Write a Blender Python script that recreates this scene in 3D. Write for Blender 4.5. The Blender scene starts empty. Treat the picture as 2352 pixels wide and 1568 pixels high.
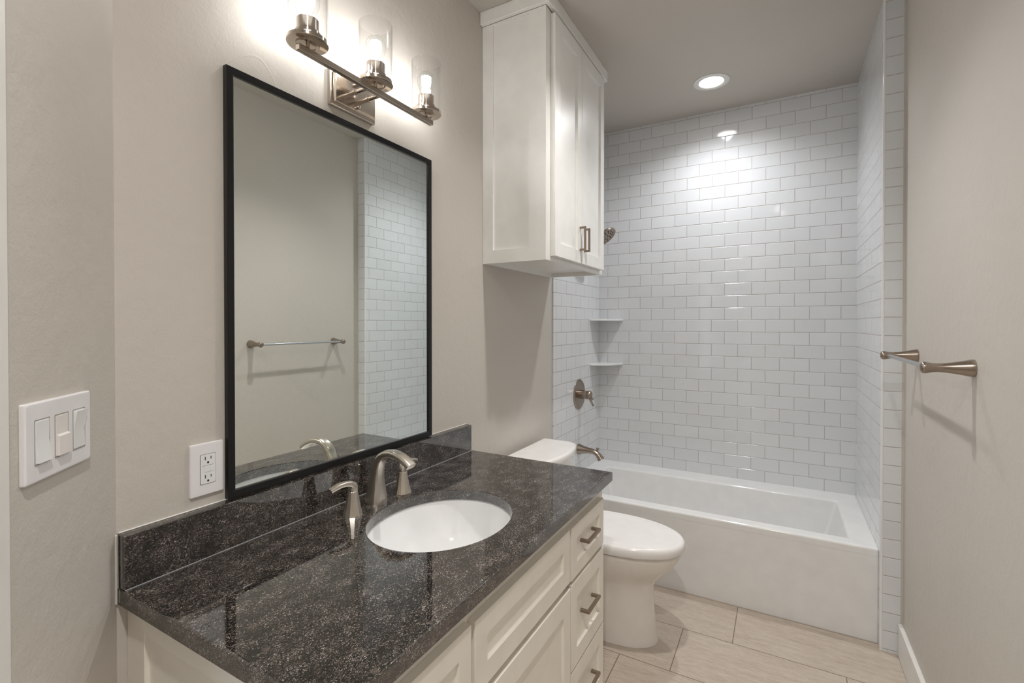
import bpy, bmesh, math, random
from mathutils import Vector, Matrix
random.seed(7)
C = bpy.context.scene
COL = C.collection
PI = math.pi

# ---------------------------------------------------------------- camera, world, exposure
cam_d = bpy.data.cameras.new('camera'); cam = bpy.data.objects.new('camera', cam_d); COL.objects.link(cam)
cam_d.sensor_width = 36.0; cam_d.sensor_fit = 'HORIZONTAL'
cam_d.lens = 1095.19 / 2352 * 36
cam_d.shift_y = -29.77 / 2352
cam_d.clip_start = 0.02
cam.location = (1.1576, -0.3040, 1.3824)
cam.rotation_euler = (PI / 2 - 0.0083, 0.0, 0.5142)
C.camera = cam
C.view_settings.view_transform = 'Standard'
C.view_settings.look = 'None'
C.view_settings.gamma = 1.0
C.view_settings.use_curve_mapping = False
C.view_settings.exposure = 0.42
C.cycles.transparent_max_bounces = 32      # light passes several clear glass walls at the vanity light
world = bpy.data.worlds.new('world'); C.world = world; world.use_nodes = True
world.node_tree.nodes['Background'].inputs[0].default_value = (0.80, 0.90, 1.0, 1)
world.node_tree.nodes['Background'].inputs[1].default_value = 1.2
BULB_L = 95.0     # radiance of the vanity bulb filaments
CAN_L = 14.0       # radiance of the ceiling can lenses

# ---------------------------------------------------------------- room dimensions (metres)
H = 2.752; W = 1.6024; WT = 1.5274; LT = 2.2188; L = 3.0163
CT = 0.8544; YL = 0.1343; YR = 1.358; DC = 0.6325
P = 0.0779; Q = 0.154; ZOFF = 1.4126 - 18 * P
FRONT = -1.55

# ---------------------------------------------------------------- materials
def new_mat(name):
    m = bpy.data.materials.new(name); m.use_nodes = True
    nt = m.node_tree; b = nt.nodes['Principled BSDF']
    return m, nt, b
def N(nt, t, **kw):
    n = nt.nodes.new(t)
    for k, v in kw.items():
        setattr(n, k, v)
    return n
def lk(nt, a, b): nt.links.new(a, b)
def math_n(nt, op, a, b=None):
    n = N(nt, 'ShaderNodeMath', operation=op)
    for i, v in enumerate((a, b)):
        if v is None: continue
        if isinstance(v, (int, float)): n.inputs[i].default_value = v
        else: lk(nt, v, n.inputs[i])
    return n.outputs[0]
def vmath(nt, op, a, b=None):
    n = N(nt, 'ShaderNodeVectorMath', operation=op)
    for i, v in enumerate((a, b)):
        if v is None: continue
        if isinstance(v, (tuple, list)): n.inputs[i].default_value = v
        else: lk(nt, v, n.inputs[i])
    return n.outputs[0]
def ramp(nt, fac, stops):
    r = N(nt, 'ShaderNodeValToRGB')
    e = r.color_ramp.elements
    while len(e) < len(stops): e.new(0.5)
    for el, (p, c) in zip(e, stops):
        el.position = p; el.color = (*c, 1) if len(c) == 3 else c
    lk(nt, fac, r.inputs[0]); return r.outputs[0]
def noise(nt, vec, scale, detail=3, rough=0.5):
    n = N(nt, 'ShaderNodeTexNoise'); n.inputs['Scale'].default_value = scale
    n.inputs['Detail'].default_value = detail; n.inputs['Roughness'].default_value = rough
    if vec is not None: lk(nt, vec, n.inputs['Vector'])
    return n
def mapping(nt, vec, scale=(1, 1, 1), loc=(0, 0, 0), rot=(0, 0, 0)):
    m = N(nt, 'ShaderNodeMapping'); m.inputs['Scale'].default_value = scale
    m.inputs['Location'].default_value = loc; m.inputs['Rotation'].default_value = rot
    lk(nt, vec, m.inputs['Vector']); return m.outputs[0]
def bump(nt, h, strength, dist, normal=None):
    b = N(nt, 'ShaderNodeBump'); b.inputs['Strength'].default_value = strength
    b.inputs['Distance'].default_value = dist; lk(nt, h, b.inputs['Height'])
    if normal is not None: lk(nt, normal, b.inputs['Normal'])
    return b.outputs[0]
def pos(nt): return N(nt, 'ShaderNodeNewGeometry').outputs['Position']

def simple(name, col, rough=0.5, metal=0.0, bump_scale=None, bump_s=0.1, coat=0.0, spec=0.5):
    m, nt, b = new_mat(name)
    b.inputs['Roughness'].default_value = rough; b.inputs['Metallic'].default_value = metal
    b.inputs['Coat Weight'].default_value = coat
    b.inputs['Specular IOR Level'].default_value = spec
    n = noise(nt, pos(nt), 14, 2)
    c = ramp(nt, n.outputs['Fac'], [(0.3, tuple(v * 0.97 for v in col)), (0.7, tuple(min(1, v * 1.02) for v in col))])
    lk(nt, c, b.inputs['Base Color'])
    if bump_scale:
        n2 = noise(nt, pos(nt), bump_scale, 2)
        lk(nt, bump(nt, n2.outputs['Fac'], bump_s, 0.002), b.inputs['Normal'])
    return m

def paint(name, col, rough=0.55, texture=1.0):
    """hand-trowelled painted drywall: fine orange peel, soft waves and a few trowel ridges"""
    m, nt, b = new_mat(name); p = pos(nt)
    b.inputs['Roughness'].default_value = rough
    b.inputs['Specular IOR Level'].default_value = 0.35
    big = noise(nt, p, 1.6, 2)
    c = ramp(nt, big.outputs['Fac'], [(0.3, tuple(v * 0.97 for v in col)), (0.7, tuple(v * 1.025 for v in col))])
    lk(nt, c, b.inputs['Base Color'])
    fine = noise(nt, p, 220, 3, 0.6)
    mid = noise(nt, p, 26, 3, 0.55)
    # trowel ridges: thin level lines of a slow noise, kept only in a few spots
    ridge = noise(nt, p, 2.1, 1, 0.4)
    a = math_n(nt, 'ABSOLUTE', math_n(nt, 'SUBTRACT', ridge.outputs['Fac'], 0.5))
    line = math_n(nt, 'SUBTRACT', 1.0, math_n(nt, 'MINIMUM', math_n(nt, 'MULTIPLY', a, 330.0), 1.0))
    keep = noise(nt, mapping(nt, p, loc=(3.7, 1.3, 9.1)), 3.1, 1)
    k = math_n(nt, 'GREATER_THAN', keep.outputs['Fac'], 0.62)
    line = math_n(nt, 'MULTIPLY', line, k)
    h = math_n(nt, 'ADD', math_n(nt, 'MULTIPLY', fine.outputs['Fac'], 0.35),
               math_n(nt, 'ADD', math_n(nt, 'MULTIPLY', mid.outputs['Fac'], 1.1), math_n(nt, 'MULTIPLY', line, 0.4)))
    lk(nt, bump(nt, h, 0.42 * texture, 0.004), b.inputs['Normal'])
    return m

def tile_mat(name, u_axis, u_off, flip=1.0, stacked=False):
    """white glossy subway tile with beige grout; every tile sits a hair out of plane"""
    m, nt, b = new_mat(name); p = pos(nt)
    sep = N(nt, 'ShaderNodeSeparateXYZ'); lk(nt, p, sep.inputs[0])
    u = math_n(nt, 'ADD', math_n(nt, 'MULTIPLY', sep.outputs[u_axis], flip), u_off + 40 * Q)
    v = math_n(nt, 'SUBTRACT', sep.outputs[2], ZOFF)
    v = math_n(nt, 'ADD', v, 2 * P)
    row = math_n(nt, 'FLOOR', math_n(nt, 'DIVIDE', v, P))
    even = math_n(nt, 'SUBTRACT', 1.0, math_n(nt, 'MODULO', row, 2.0))
    if stacked:
        us = math_n(nt, 'ADD', math_n(nt, 'MULTIPLY', u, 0.0), Q * 0.5)
    else:
        us = math_n(nt, 'ADD', u, math_n(nt, 'MULTIPLY', even, Q * 0.5))
    col = math_n(nt, 'FLOOR', math_n(nt, 'DIVIDE', us, Q))
    fu = math_n(nt, 'SUBTRACT', us, math_n(nt, 'MULTIPLY', col, Q))
    fv = math_n(nt, 'SUBTRACT', v, math_n(nt, 'MULTIPLY', row, P))
    du = math_n(nt, 'MINIMUM', fu, math_n(nt, 'SUBTRACT', Q, fu))
    dv = math_n(nt, 'MINIMUM', fv, math_n(nt, 'SUBTRACT', P, fv))
    dd = math_n(nt, 'MINIMUM', du, dv)
    mr = N(nt, 'ShaderNodeMapRange'); mr.inputs[1].default_value = 0.0007; mr.inputs[2].default_value = 0.0011
    lk(nt, dd, mr.inputs[0]); isTile = mr.outputs[0]
    hr = N(nt, 'ShaderNodeMapRange', interpolation_type='SMOOTHSTEP'); hr.inputs[1].default_value = 0.0004; hr.inputs[2].default_value = 0.0034
    lk(nt, dd, hr.inputs[0])
    cmb = N(nt, 'ShaderNodeCombineXYZ'); lk(nt, col, cmb.inputs[0]); lk(nt, row, cmb.inputs[1])
    wn = N(nt, 'ShaderNodeTexWhiteNoise', noise_dimensions='3D'); lk(nt, cmb.outputs[0], wn.inputs['Vector'])
    tilt = N(nt, 'ShaderNodeVectorMath', operation='SCALE')
    lk(nt, vmath(nt, 'SUBTRACT', wn.outputs['Color'], (0.5, 0.5, 0.5)), tilt.inputs[0]); tilt.inputs['Scale'].default_value = 0.012
    nrm = vmath(nt, 'NORMALIZE', vmath(nt, 'ADD', N(nt, 'ShaderNodeNewGeometry').outputs['Normal'], tilt.outputs[0]))
    wav = noise(nt, p, 16, 1)
    n0 = bump(nt, wav.outputs['Fac'], 0.05, 0.004, nrm)
    n1 = bump(nt, hr.outputs[0], 0.9, 0.0016, n0)
    lk(nt, n1, b.inputs['Normal'])
    tint = ramp(nt, wn.outputs['Value'], [(0.0, (0.715, 0.727, 0.74)), (1.0, (0.75, 0.763, 0.776))])
    mx = N(nt, 'ShaderNodeMix', data_type='RGBA'); lk(nt, isTile, mx.inputs[0])
    mx.inputs[6].default_value = (0.50, 0.425, 0.365, 1); lk(nt, tint, mx.inputs[7])
    lk(nt, mx.outputs[2], b.inputs['Base Color'])
    rr = N(nt, 'ShaderNodeMapRange'); rr.inputs[3].default_value = 0.8; rr.inputs[4].default_value = 0.07
    lk(nt, isTile, rr.inputs[0]); lk(nt, rr.outputs[0], b.inputs['Roughness'])
    return m

def granite_mat():
    m, nt, b = new_mat('granite'); p = pos(nt)
    pm = mapping(nt, p, scale=(1.0, 0.62, 1.0), rot=(0, 0, 0.45))
    warp = noise(nt, pm, 90, 2)
    pw = vmath(nt, 'ADD', pm, vmath(nt, 'MULTIPLY', warp.outputs['Color'], (0.005, 0.005, 0.005)))
    g1 = noise(nt, pw, 620, 2, 0.6)
    g2 = noise(nt, mapping(nt, pw, loc=(5, 2, 1)), 250, 2, 0.55)
    g3 = noise(nt, mapping(nt, pw, loc=(1, 7, 3)), 28, 3, 0.6)
    s = math_n(nt, 'ADD', math_n(nt, 'MULTIPLY', g1.outputs['Fac'], 0.56),
               math_n(nt, 'ADD', math_n(nt, 'MULTIPLY', g2.outputs['Fac'], 0.24), math_n(nt, 'MULTIPLY', g3.outputs['Fac'], 0.20)))
    c = ramp(nt, s, [(0.41, (0.002, 0.002, 0.002)), (0.49, (0.006, 0.0055, 0.005)), (0.535, (0.052, 0.043, 0.037)),
                     (0.58, (0.19, 0.165, 0.145)), (0.64, (0.47, 0.43, 0.395))])
    # brown mica patches
    br = noise(nt, mapping(nt, pw, loc=(9, 4, 2)), 120, 3, 0.6)
    brf = ramp(nt, br.outputs['Fac'], [(0.52, (0, 0, 0)), (0.64, (1, 1, 1))])
    mx = N(nt, 'ShaderNodeMix', data_type='RGBA'); lk(nt, math_n(nt, 'MULTIPLY', brf, 0.45), mx.inputs[0])
    lk(nt, c, mx.inputs[6]); mx.inputs[7].default_value = (0.075, 0.052, 0.04, 1)
    # scattered larger feldspar grains
    v = N(nt, 'ShaderNodeTexVoronoi'); v.inputs['Scale'].default_value = 52; lk(nt, pw, v.inputs['Vector'])
    sepc = N(nt, 'ShaderNodeSeparateColor'); lk(nt, v.outputs['Color'], sepc.inputs[0])
    pick = math_n(nt, 'GREATER_THAN', sepc.outputs[0], 0.88)
    near = math_n(nt, 'LESS_THAN', math_n(nt, 'ADD', v.outputs['Distance'], math_n(nt, 'MULTIPLY', g2.outputs['Fac'], 0.6)), 0.56)
    mx2 = N(nt, 'ShaderNodeMix', data_type='RGBA'); lk(nt, math_n(nt, 'MULTIPLY', math_n(nt, 'MULTIPLY', pick, near), 0.5), mx2.inputs[0])
    lk(nt, mx.outputs[2], mx2.inputs[6]); mx2.inputs[7].default_value = (0.15, 0.115, 0.095, 1)
    lk(nt, mx2.outputs[2], b.inputs['Base Color'])
    b.inputs['Roughness'].default_value = 0.05
    b.inputs['IOR'].default_value = 2.15
    return m

def floor_mat():
    """30 x 61 cm porcelain plank tiles with a linen-like streak along x"""
    m, nt, b = new_mat('floor_tile'); p = pos(nt)
    sep = N(nt, 'ShaderNodeSeparateXYZ'); lk(nt, p, sep.inputs[0])
    TW, TH = 0.61, 0.305
    v = math_n(nt, 'ADD', sep.outputs[1], 20 * TH - 1.958)
    row = math_n(nt, 'FLOOR', math_n(nt, 'DIVIDE', v, TH))
    u = math_n(nt, 'SUBTRACT', math_n(nt, 'SUBTRACT', sep.outputs[0], 0.978 - 20 * TW),
               math_n(nt, 'MULTIPLY', math_n(nt, 'SUBTRACT', row, 20.0), TW * 0.3333))
    col = math_n(nt, 'FLOOR', math_n(nt, 'DIVIDE', u, TW))
    fu = math_n(nt, 'SUBTRACT', u, math_n(nt, 'MULTIPLY', col, TW))
    fv = math_n(nt, 'SUBTRACT', v, math_n(nt, 'MULTIPLY', row, TH))
    dd = math_n(nt, 'MINIMUM', math_n(nt, 'MINIMUM', fu, math_n(nt, 'SUBTRACT', TW, fu)), math_n(nt, 'MINIMUM', fv, math_n(nt, 'SUBTRACT', TH, fv)))
    mr = N(nt, 'ShaderNodeMapRange'); mr.inputs[1].default_value = 0.0012; mr.inputs[2].default_value = 0.0022
    lk(nt, dd, mr.inputs[0])
    cmb = N(nt, 'ShaderNodeCombineXYZ'); lk(nt, col, cmb.inputs[0]); lk(nt, row, cmb.inputs[1])
    wn = N(nt, 'ShaderNodeTexWhiteNoise', noise_dimensions='3D'); lk(nt, cmb.outputs[0], wn.inputs['Vector'])
    pv = vmath(nt, 'ADD', mapping(nt, p, scale=(0.13, 1, 1)), wn.outputs['Color'])
    s1 = noise(nt, pv, 230, 4, 0.6)
    s2 = noise(nt, mapping(nt, pv, scale=(1.0, 1, 1), loc=(4, 3, 0)), 40, 3, 0.6)
    s = math_n(nt, 'ADD', math_n(nt, 'MULTIPLY', s1.outputs['Fac'], 0.65), math_n(nt, 'MULTIPLY', s2.outputs['Fac'], 0.35))
    c = ramp(nt, s, [(0.30, (0.41, 0.335, 0.27)), (0.5, (0.53, 0.45, 0.375)), (0.70, (0.63, 0.555, 0.48))])
    mx = N(nt, 'ShaderNodeMix', data_type='RGBA'); lk(nt, mr.outputs[0], mx.inputs[0])
    mx.inputs[6].default_value = (0.20, 0.155, 0.115, 1); lk(nt, c, mx.inputs[7])
    lk(nt, mx.outputs[2], b.inputs['Base Color'])
    b.inputs['Roughness'].default_value = 0.42
    lk(nt, bump(nt, mr.outputs[0], 0.5, 0.001, bump(nt, s1.outputs['Fac'], 0.08, 0.001)), b.inputs['Normal'])
    return m

def brushed(name, col, rough=0.28):
    m, nt, b = new_mat(name)
    b.inputs['Metallic'].default_value = 1.0
    n = noise(nt, pos(nt), 35, 2)
    c = ramp(nt, n.outputs['Fac'], [(0.3, tuple(v * 0.985 for v in col)), (0.7, tuple(v * 1.015 for v in col))])
    lk(nt, c, b.inputs['Base Color'])
    b.inputs['Roughness'].default_value = rough
    return m

def clear_glass(name, tint=(1, 1, 1), edge=0.0, refl=0.8):
    """thin clear glass: straight transmission plus Fresnel reflection"""
    m = bpy.data.materials.new(name); m.use_nodes = True; nt = m.node_tree
    nt.nodes.remove(nt.nodes['Principled BSDF']); out = nt.nodes['Material Output']
    t = N(nt, 'ShaderNodeBsdfTransparent')
    lw = N(nt, 'ShaderNodeLayerWeight'); lw.inputs[0].default_value = 0.5
    tc = ramp(nt, lw.outputs['Facing'], [(0.0, tint), (0.72, tuple(v * (1 - edge * 0.3) for v in tint)), (1.0, tuple(v * (1 - edge) for v in tint))])
    lk(nt, tc, t.inputs[0])
    g = N(nt, 'ShaderNodeBsdfGlossy'); g.inputs['Roughness'].default_value = 0.02
    f = math_n(nt, 'ADD', 0.035, math_n(nt, 'MULTIPLY', math_n(nt, 'POWER', lw.outputs['Facing'], 5.0), refl))
    mx = N(nt, 'ShaderNodeMixShader'); lk(nt, f, mx.inputs[0]); lk(nt, t.outputs[0], mx.inputs[1]); lk(nt, g.outputs[0], mx.inputs[2])
    lk(nt, mx.outputs[0], out.inputs['Surface'])
    return m

def emit(name, col, strength):
    m = bpy.data.materials.new(name); m.use_nodes = True; nt = m.node_tree
    nt.nodes.remove(nt.nodes['Principled BSDF'])
    e = N(nt, 'ShaderNodeEmission'); e.inputs[0].default_value = (*col, 1); e.inputs[1].default_value = strength
    lk(nt, e.outputs[0], nt.nodes['Material Output'].inputs['Surface'])
    return m

M = {}
WALLC = (0.60, 0.557, 0.505)
M['wall'] = paint('wall_paint', WALLC)
M['ceil'] = paint('ceiling_paint', (0.56, 0.52, 0.47), texture=0.6)
M['trim'] = simple('trim_paint', (0.80, 0.785, 0.75), 0.35)
M['cab'] = simple('cabinet_paint', (0.88, 0.835, 0.75), 0.38, bump_scale=90, bump_s=0.04)
M['cab2'] = simple('upper_cabinet_paint', (0.86, 0.85, 0.82), 0.34, bump_scale=90, bump_s=0.04)
M['tile_back'] = tile_mat('tile_back', 0, -(WT - 0.1473))
M['tile_side'] = tile_mat('tile_side', 1, -(L - 0.065))
M['tile_end'] = tile_mat('tile_end', 0, 0, stacked=True)
M['glaze'] = simple('glazed_trim', (0.83, 0.83, 0.83), 0.1)
M['granite'] = granite_mat()
M['floor'] = floor_mat()
M['nickel'] = brushed('brushed_nickel', (0.66, 0.605, 0.54), 0.27)
M['nickel_dark'] = brushed('aged_nickel', (0.36, 0.30, 0.25), 0.24)
M['nickel_pol'] = brushed('satin_nickel', (0.55, 0.49, 0.43), 0.16)
M['pull'] = brushed('pull_nickel', (0.30, 0.24, 0.19), 0.34)
M['steel'] = brushed('steel_rod', (0.50, 0.51, 0.53), 0.25)
M['porcelain'] = simple('porcelain', (0.86, 0.85, 0.83), 0.08, coat=0.3)
M['sink_china'] = simple('sink_china', (0.88, 0.88, 0.88), 0.07, coat=0.3)
M['toilet'] = simple('toilet_china', (0.84, 0.80, 0.75), 0.09, coat=0.3)
M['seat'] = simple('seat_plastic', (0.87, 0.845, 0.825), 0.14)
M['acrylic'] = simple('tub_acrylic', (0.84, 0.835, 0.825), 0.12, coat=0.2)
M['black'] = simple('black_frame', (0.006, 0.006, 0.0065), 0.3, spec=0.4)
M['dark'] = simple('dark_gap', (0.02, 0.018, 0.016), 0.6)
M['plastic'] = simple('white_plastic', (0.84, 0.82, 0.83), 0.22)
M['plastic2'] = simple('white_switch', (0.83, 0.84, 0.83), 0.2)
M['almond'] = simple('almond_switch', (0.82, 0.77, 0.74), 0.25)
M['caulk'] = simple('grey_caulk', (0.42, 0.42, 0.43), 0.35)
M['wallcaulk'] = simple('painted_caulk', (0.66, 0.62, 0.57), 0.45)
M['mark'] = simple('grey_mark', (0.35, 0.33, 0.31), 0.5)
M['glass'] = clear_glass('shade_glass', edge=0.22)
M['bulbglass'] = clear_glass('bulb_glass', tint=(0.985, 1.0, 1.0), edge=0.10, refl=0.35)
M['filament'] = emit('filament', (1.0, 0.99, 0.975), BULB_L)
M['lens'] = emit('can_lens', (1.0, 0.975, 0.95), CAN_L)
mm, nt_, b_ = new_mat('mirror_silver'); b_.inputs['Metallic'].default_value = 1.0; b_.inputs['Roughness'].default_value = 0.0
b_.inputs['Base Color'].default_value = (0.89, 0.93, 0.90, 1); M['mirror'] = mm

# ---------------------------------------------------------------- mesh helpers
class MB:
    def __init__(s): s.bm = bmesh.new(); s.mi = 0
    def mark(s, fs):
        for f in fs: f.material_index = s.mi
    def box(s, x0, x1, y0, y1, z0, z1, bev=0.0, seg=2):
        r = bmesh.ops.create_cube(s.bm, size=1.0)
        vs = r['verts']
        for v in vs:
            v.co = Vector((x0 + (v.co.x + .5) * (x1 - x0), y0 + (v.co.y + .5) * (y1 - y0), z0 + (v.co.z + .5) * (z1 - z0)))
        fs = list({f for v in vs for f in v.link_faces}); s.mark(fs)
        if bev > 0:
            es = list({e for v in vs for e in v.link_edges})
            bmesh.ops.bevel(s.bm, geom=es, offset=bev, segments=seg, affect='EDGES', profile=0.5, material=-1)
        return s
    def loft(s, rings, cap0=True, cap1=True, closed=True, wrap=False):
        R = [[s.bm.verts.new(p) for p in r] for r in rings]
        n = len(R[0]); m = n if closed else n - 1
        pairs = list(zip(R[:-1], R[1:]))
        if wrap: pairs.append((R[-1], R[0]))
        for a, b in pairs:
            for i in range(m):
                j = (i + 1) % n
                try:
                    f = s.bm.faces.new((a[i], a[j], b[j], b[i])); f.material_index = s.mi; f.smooth = True
                except ValueError: pass
        if cap0 and not wrap:
            f = s.bm.faces.new(list(reversed(R[0]))); f.material_index = s.mi
        if cap1 and not wrap:
            f = s.bm.faces.new(R[-1]); f.material_index = s.mi
        return s
    def lathe(s, prof, o=(0, 0, 0), axis=(0, 0, 1), n=40, cap0=True, cap1=True):
        """prof: (radius, distance along axis)"""
        ax = Vector(axis).normalized(); q = ax.to_track_quat('Z', 'Y'); o = Vector(o)
        rings = []
        for r, h in prof:
            rings.append([o + q @ Vector((r * math.cos(2 * PI * i / n), r * math.sin(2 * PI * i / n), h)) for i in range(n)])
        return s.loft(rings, cap0, cap1)
    def tube(s, pts, rad, n=16, up=(0, 1, 0), sy=None, power=2.0):
        """swept tube; rad and sy are per-point half sizes along 'side' and 'normal'"""
        pts = [Vector(p) for p in pts]; rings = []
        if isinstance(rad, (int, float)): rad = [rad] * len(pts)
        if sy is None: sy = rad
        if isinstance(sy, (int, float)): sy = [sy] * len(pts)
        for i, p in enumerate(pts):
            t = (pts[min(i + 1, len(pts) - 1)] - pts[max(i - 1, 0)]).normalized()
            side = Vector(up); side = (side - t * side.dot(t)).normalized(); nr = t.cross(side)
            ring = []
            for k in range(n):
                a = 2 * PI * k / n; ca, sa = math.cos(a), math.sin(a)
                e = 2.0 / power
                ring.append(p + side * (rad[i] * math.copysign(abs(ca) ** e, ca)) + nr * (sy[i] * math.copysign(abs(sa) ** e, sa)))
            rings.append(ring)
        return s.loft(rings)
    def build(s, name, mats, parent=None, smooth_angle=35, loc=None):
        bmesh.ops.remove_doubles(s.bm, verts=s.bm.verts[:], dist=1e-6)
        bmesh.ops.recalc_face_normals(s.bm, faces=s.bm.faces[:])
        me = bpy.data.meshes.new(name)
        if not isinstance(mats, (list, tuple)): mats = [mats]
        for m_ in mats: me.materials.append(m_)
        if loc is not None: bmesh.ops.translate(s.bm, verts=s.bm.verts[:], vec=-Vector(loc))
        for f in s.bm.faces: f.smooth = True
        ang = math.radians(smooth_angle)
        for e in s.bm.edges:
            if len(e.link_faces) == 2:
                if e.calc_face_angle(0.0) > ang: e.smooth = False
            else: e.smooth = False
        s.bm.to_mesh(me); s.bm.free()
        o = bpy.data.objects.new(name, me); COL.objects.link(o)
        wn = o.modifiers.new('weighted_normals', 'WEIGHTED_NORMAL'); wn.keep_sharp = True; wn.weight = 90
        if loc is not None: o.location = loc
        if parent is not None:
            o.parent = parent
            base = parent
            off = Vector((0, 0, 0))
            while base is not None:
                off += base.location; base = base.parent
            if loc is None:
                for v in me.vertices: v.co -= off     # geometry is written in room coordinates
        return o
def rrect(x0, x1, y0, y1, r, z, n=6):
    pts = []
    for cx, cy, a0 in ((x1 - r, y1 - r, 0), (x0 + r, y1 - r, PI / 2), (x0 + r, y0 + r, PI), (x1 - r, y0 + r, 3 * PI / 2)):
        for i in range(n + 1):
            a = a0 + PI / 2 * i / n
            pts.append(Vector((cx + r * math.cos(a), cy + r * math.sin(a), z)))
    return pts
def ellipse(cx, cy, a, b, z, n=96):
    return [Vector((cx + a * math.cos(2 * PI * i / n), cy + b * math.sin(2 * PI * i / n), z)) for i in range(n)]
def thing(name, label, cat, loc, group=None):
    o = bpy.data.objects.new(name, None); COL.objects.link(o); o.location = loc
    o.empty_display_size = 0.05
    o['label'] = label; o['category'] = cat
    if group: o['group'] = group
    return o
def tag(o, label, cat, group=None):
    o['label'] = label; o['category'] = cat
    if group: o['group'] = group
    return o
def struct(o):
    o['kind'] = 'structure'; return o

# ---------------------------------------------------------------- room shell
T = 0.12
b = MB(); b.box(-T, W + T, FRONT - T, L + T, -0.1, 0); struct(b.build('floor', M['floor']))
b = MB(); b.box(-T, W + T, FRONT - T, L + T, H, H + 0.1); struct(b.build('ceiling', M['ceil']))
b = MB(); b.box(-T, 0, YL - 0.05, L + T, 0, H); struct(b.build('wall_left', M['wall']))
b = MB(); b.box(0, 0.008, LT, L, 0, H - 0.0005); struct(b.build('wall_alcove', M['tile_side']))
b = MB(); b.box(0.008, WT, L, L + T, 0, H); struct(b.build('wall_back', M['tile_back']))
b = MB(); b.box(W, W + T, FRONT, L + T, 0, H); struct(b.build('wall_right', M['wall']))
b = MB(); b.box(0.2, W, FRONT - T, FRONT, 0, H); struct(b.build('wall_front', M['wall']))
# tiled stub wall that narrows the room at the bathtub
b = MB()
b.box(WT, W, LT, L, 0, H - 0.0005)
for f in b.bm.faces:
    n = f.normal; f.normal_update()
    f.material_index = 1 if f.normal.y < -0.5 else 0
struct(b.build('wall_partition', [M['tile_side'], M['tile_end']]))
b = MB(); b.lathe([(0.006, 0), (0.006, H - 0.001)], (WT + 0.0045, LT + 0.0045, 0), n=16); struct(b.build('trim_1', M['glaze']))
b = MB(); b.box(W - 0.007, W, LT - 0.003, LT, 0.12, H - 0.001); struct(b.build('trim_2', M['wall']))
# angled wall with the light switches, ending at the doorway casing
S = math.sqrt(0.5)
def ang(s, d, z): return Vector((S * s + S * d, YL - S * s + S * d, z))   # s along the wall towards the camera, d out into the room
def ang_box(mb, s0, s1, d0, d1, z0, z1, bev=0.0):
    before = set(mb.bm.verts)
    mb.box(s0, s1, d0, d1, z0, z1, bev)
    for v in mb.bm.verts:
        if v not in before: v.co = ang(v.co.x, v.co.y, v.co.z)
S_CAS = 0.311
b = MB(); ang_box(b, -0.10, S_CAS + 0.06, -0.115, 0, 0, H); struct(b.build('wall_angled', M['wall']))
b = MB(); ang_box(b, S_CAS + 0.06, S_CAS + 0.06 + 0.82, -0.115, 0, 2.08, H); struct(b.build('wall_header', M['wall']))
b = MB(); ang_box(b, S_CAS + 0.88, S_CAS + 1.9, -0.115, 0, 0, H); struct(b.build('wall_entry', M['wall']))
b = MB()
ang_box(b, S_CAS, S_CAS + 0.075, 0.0, 0.018, 0, 2.155, 0.003)
ang_box(b, S_CAS + 0.865, S_CAS + 0.94, 0.0, 0.018, 0, 2.155, 0.003)
ang_box(b, S_CAS + 0.075, S_CAS + 0.865, 0.0, 0.018, 2.08, 2.155, 0.003)
struct(b.build('trim_3', M['trim']))
b = MB()
ang_box(b, S_CAS + 0.06, S_CAS + 0.075, -0.115, 0.0, 0, 2.08)
ang_box(b, S_CAS + 0.865, S_CAS + 0.88, -0.115, 0.0, 0, 2.08)
struct(b.build('trim_4', M['trim']))
# baseboards
b = MB(); b.box(W - 0.016, W, FRONT, LT - 0.0035, 0, 0.135, 0.002, 1); struct(b.build('baseboard_right', M['trim']))
b = MB(); b.box(0, 0.016, 1.36, LT, 0, 0.135, 0.002, 1); struct(b.build('baseboard_left', M['trim']))

# ---------------------------------------------------------------- recessed ceiling lights
def can_light(x, y, label, power, angle=150, color=(1.0, 0.98, 0.95)):
    t = thing('recessed_light', label, 'ceiling light', (x, y, H), 'recessed ceiling lights')
    b = MB(); b.lathe([(0.095, 0.0), (0.095, -0.003), (0.088, -0.006), (0.070, -0.0065), (0.064, -0.003), (0.064, 0.0)], (x, y, H), n=64, cap0=False, cap1=False)
    b.build('trim_ring', M['trim'], t)
    b = MB(); b.lathe([(0.064, -0.0015), (0.03, -0.0015), (0.001, -0.0015)], (x, y, H), n=48, cap0=False, cap1=True)
    b.build('lens', M['lens'], t)
    ld = bpy.data.lights.new('can_lamp', 'SPOT'); ld.energy = power; ld.spot_size = math.radians(angle); ld.spot_blend = 1.0
    ld.color = color; ld.shadow_soft_size = 0.035
    lo = bpy.data.objects.new('can_lamp', ld); COL.objects.link(lo); lo.parent = t; lo.location = (0, 0, -0.012)
can_light(0.8076, 2.6025, 'round recessed ceiling light shining above the bathtub', 36, 150, (0.95, 0.975, 1.0))
can_light(0.79, 1.415, 'round recessed ceiling light between vanity and bathtub, outside the picture, mirrored in the tiles', 48, 118)
can_light(1.12, -0.30, 'added round recessed fill light near the doorway, position guessed, outside the picture', 74, 150)  # unseen can added by guess, placed to brighten vanity fronts and angled wall

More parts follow.
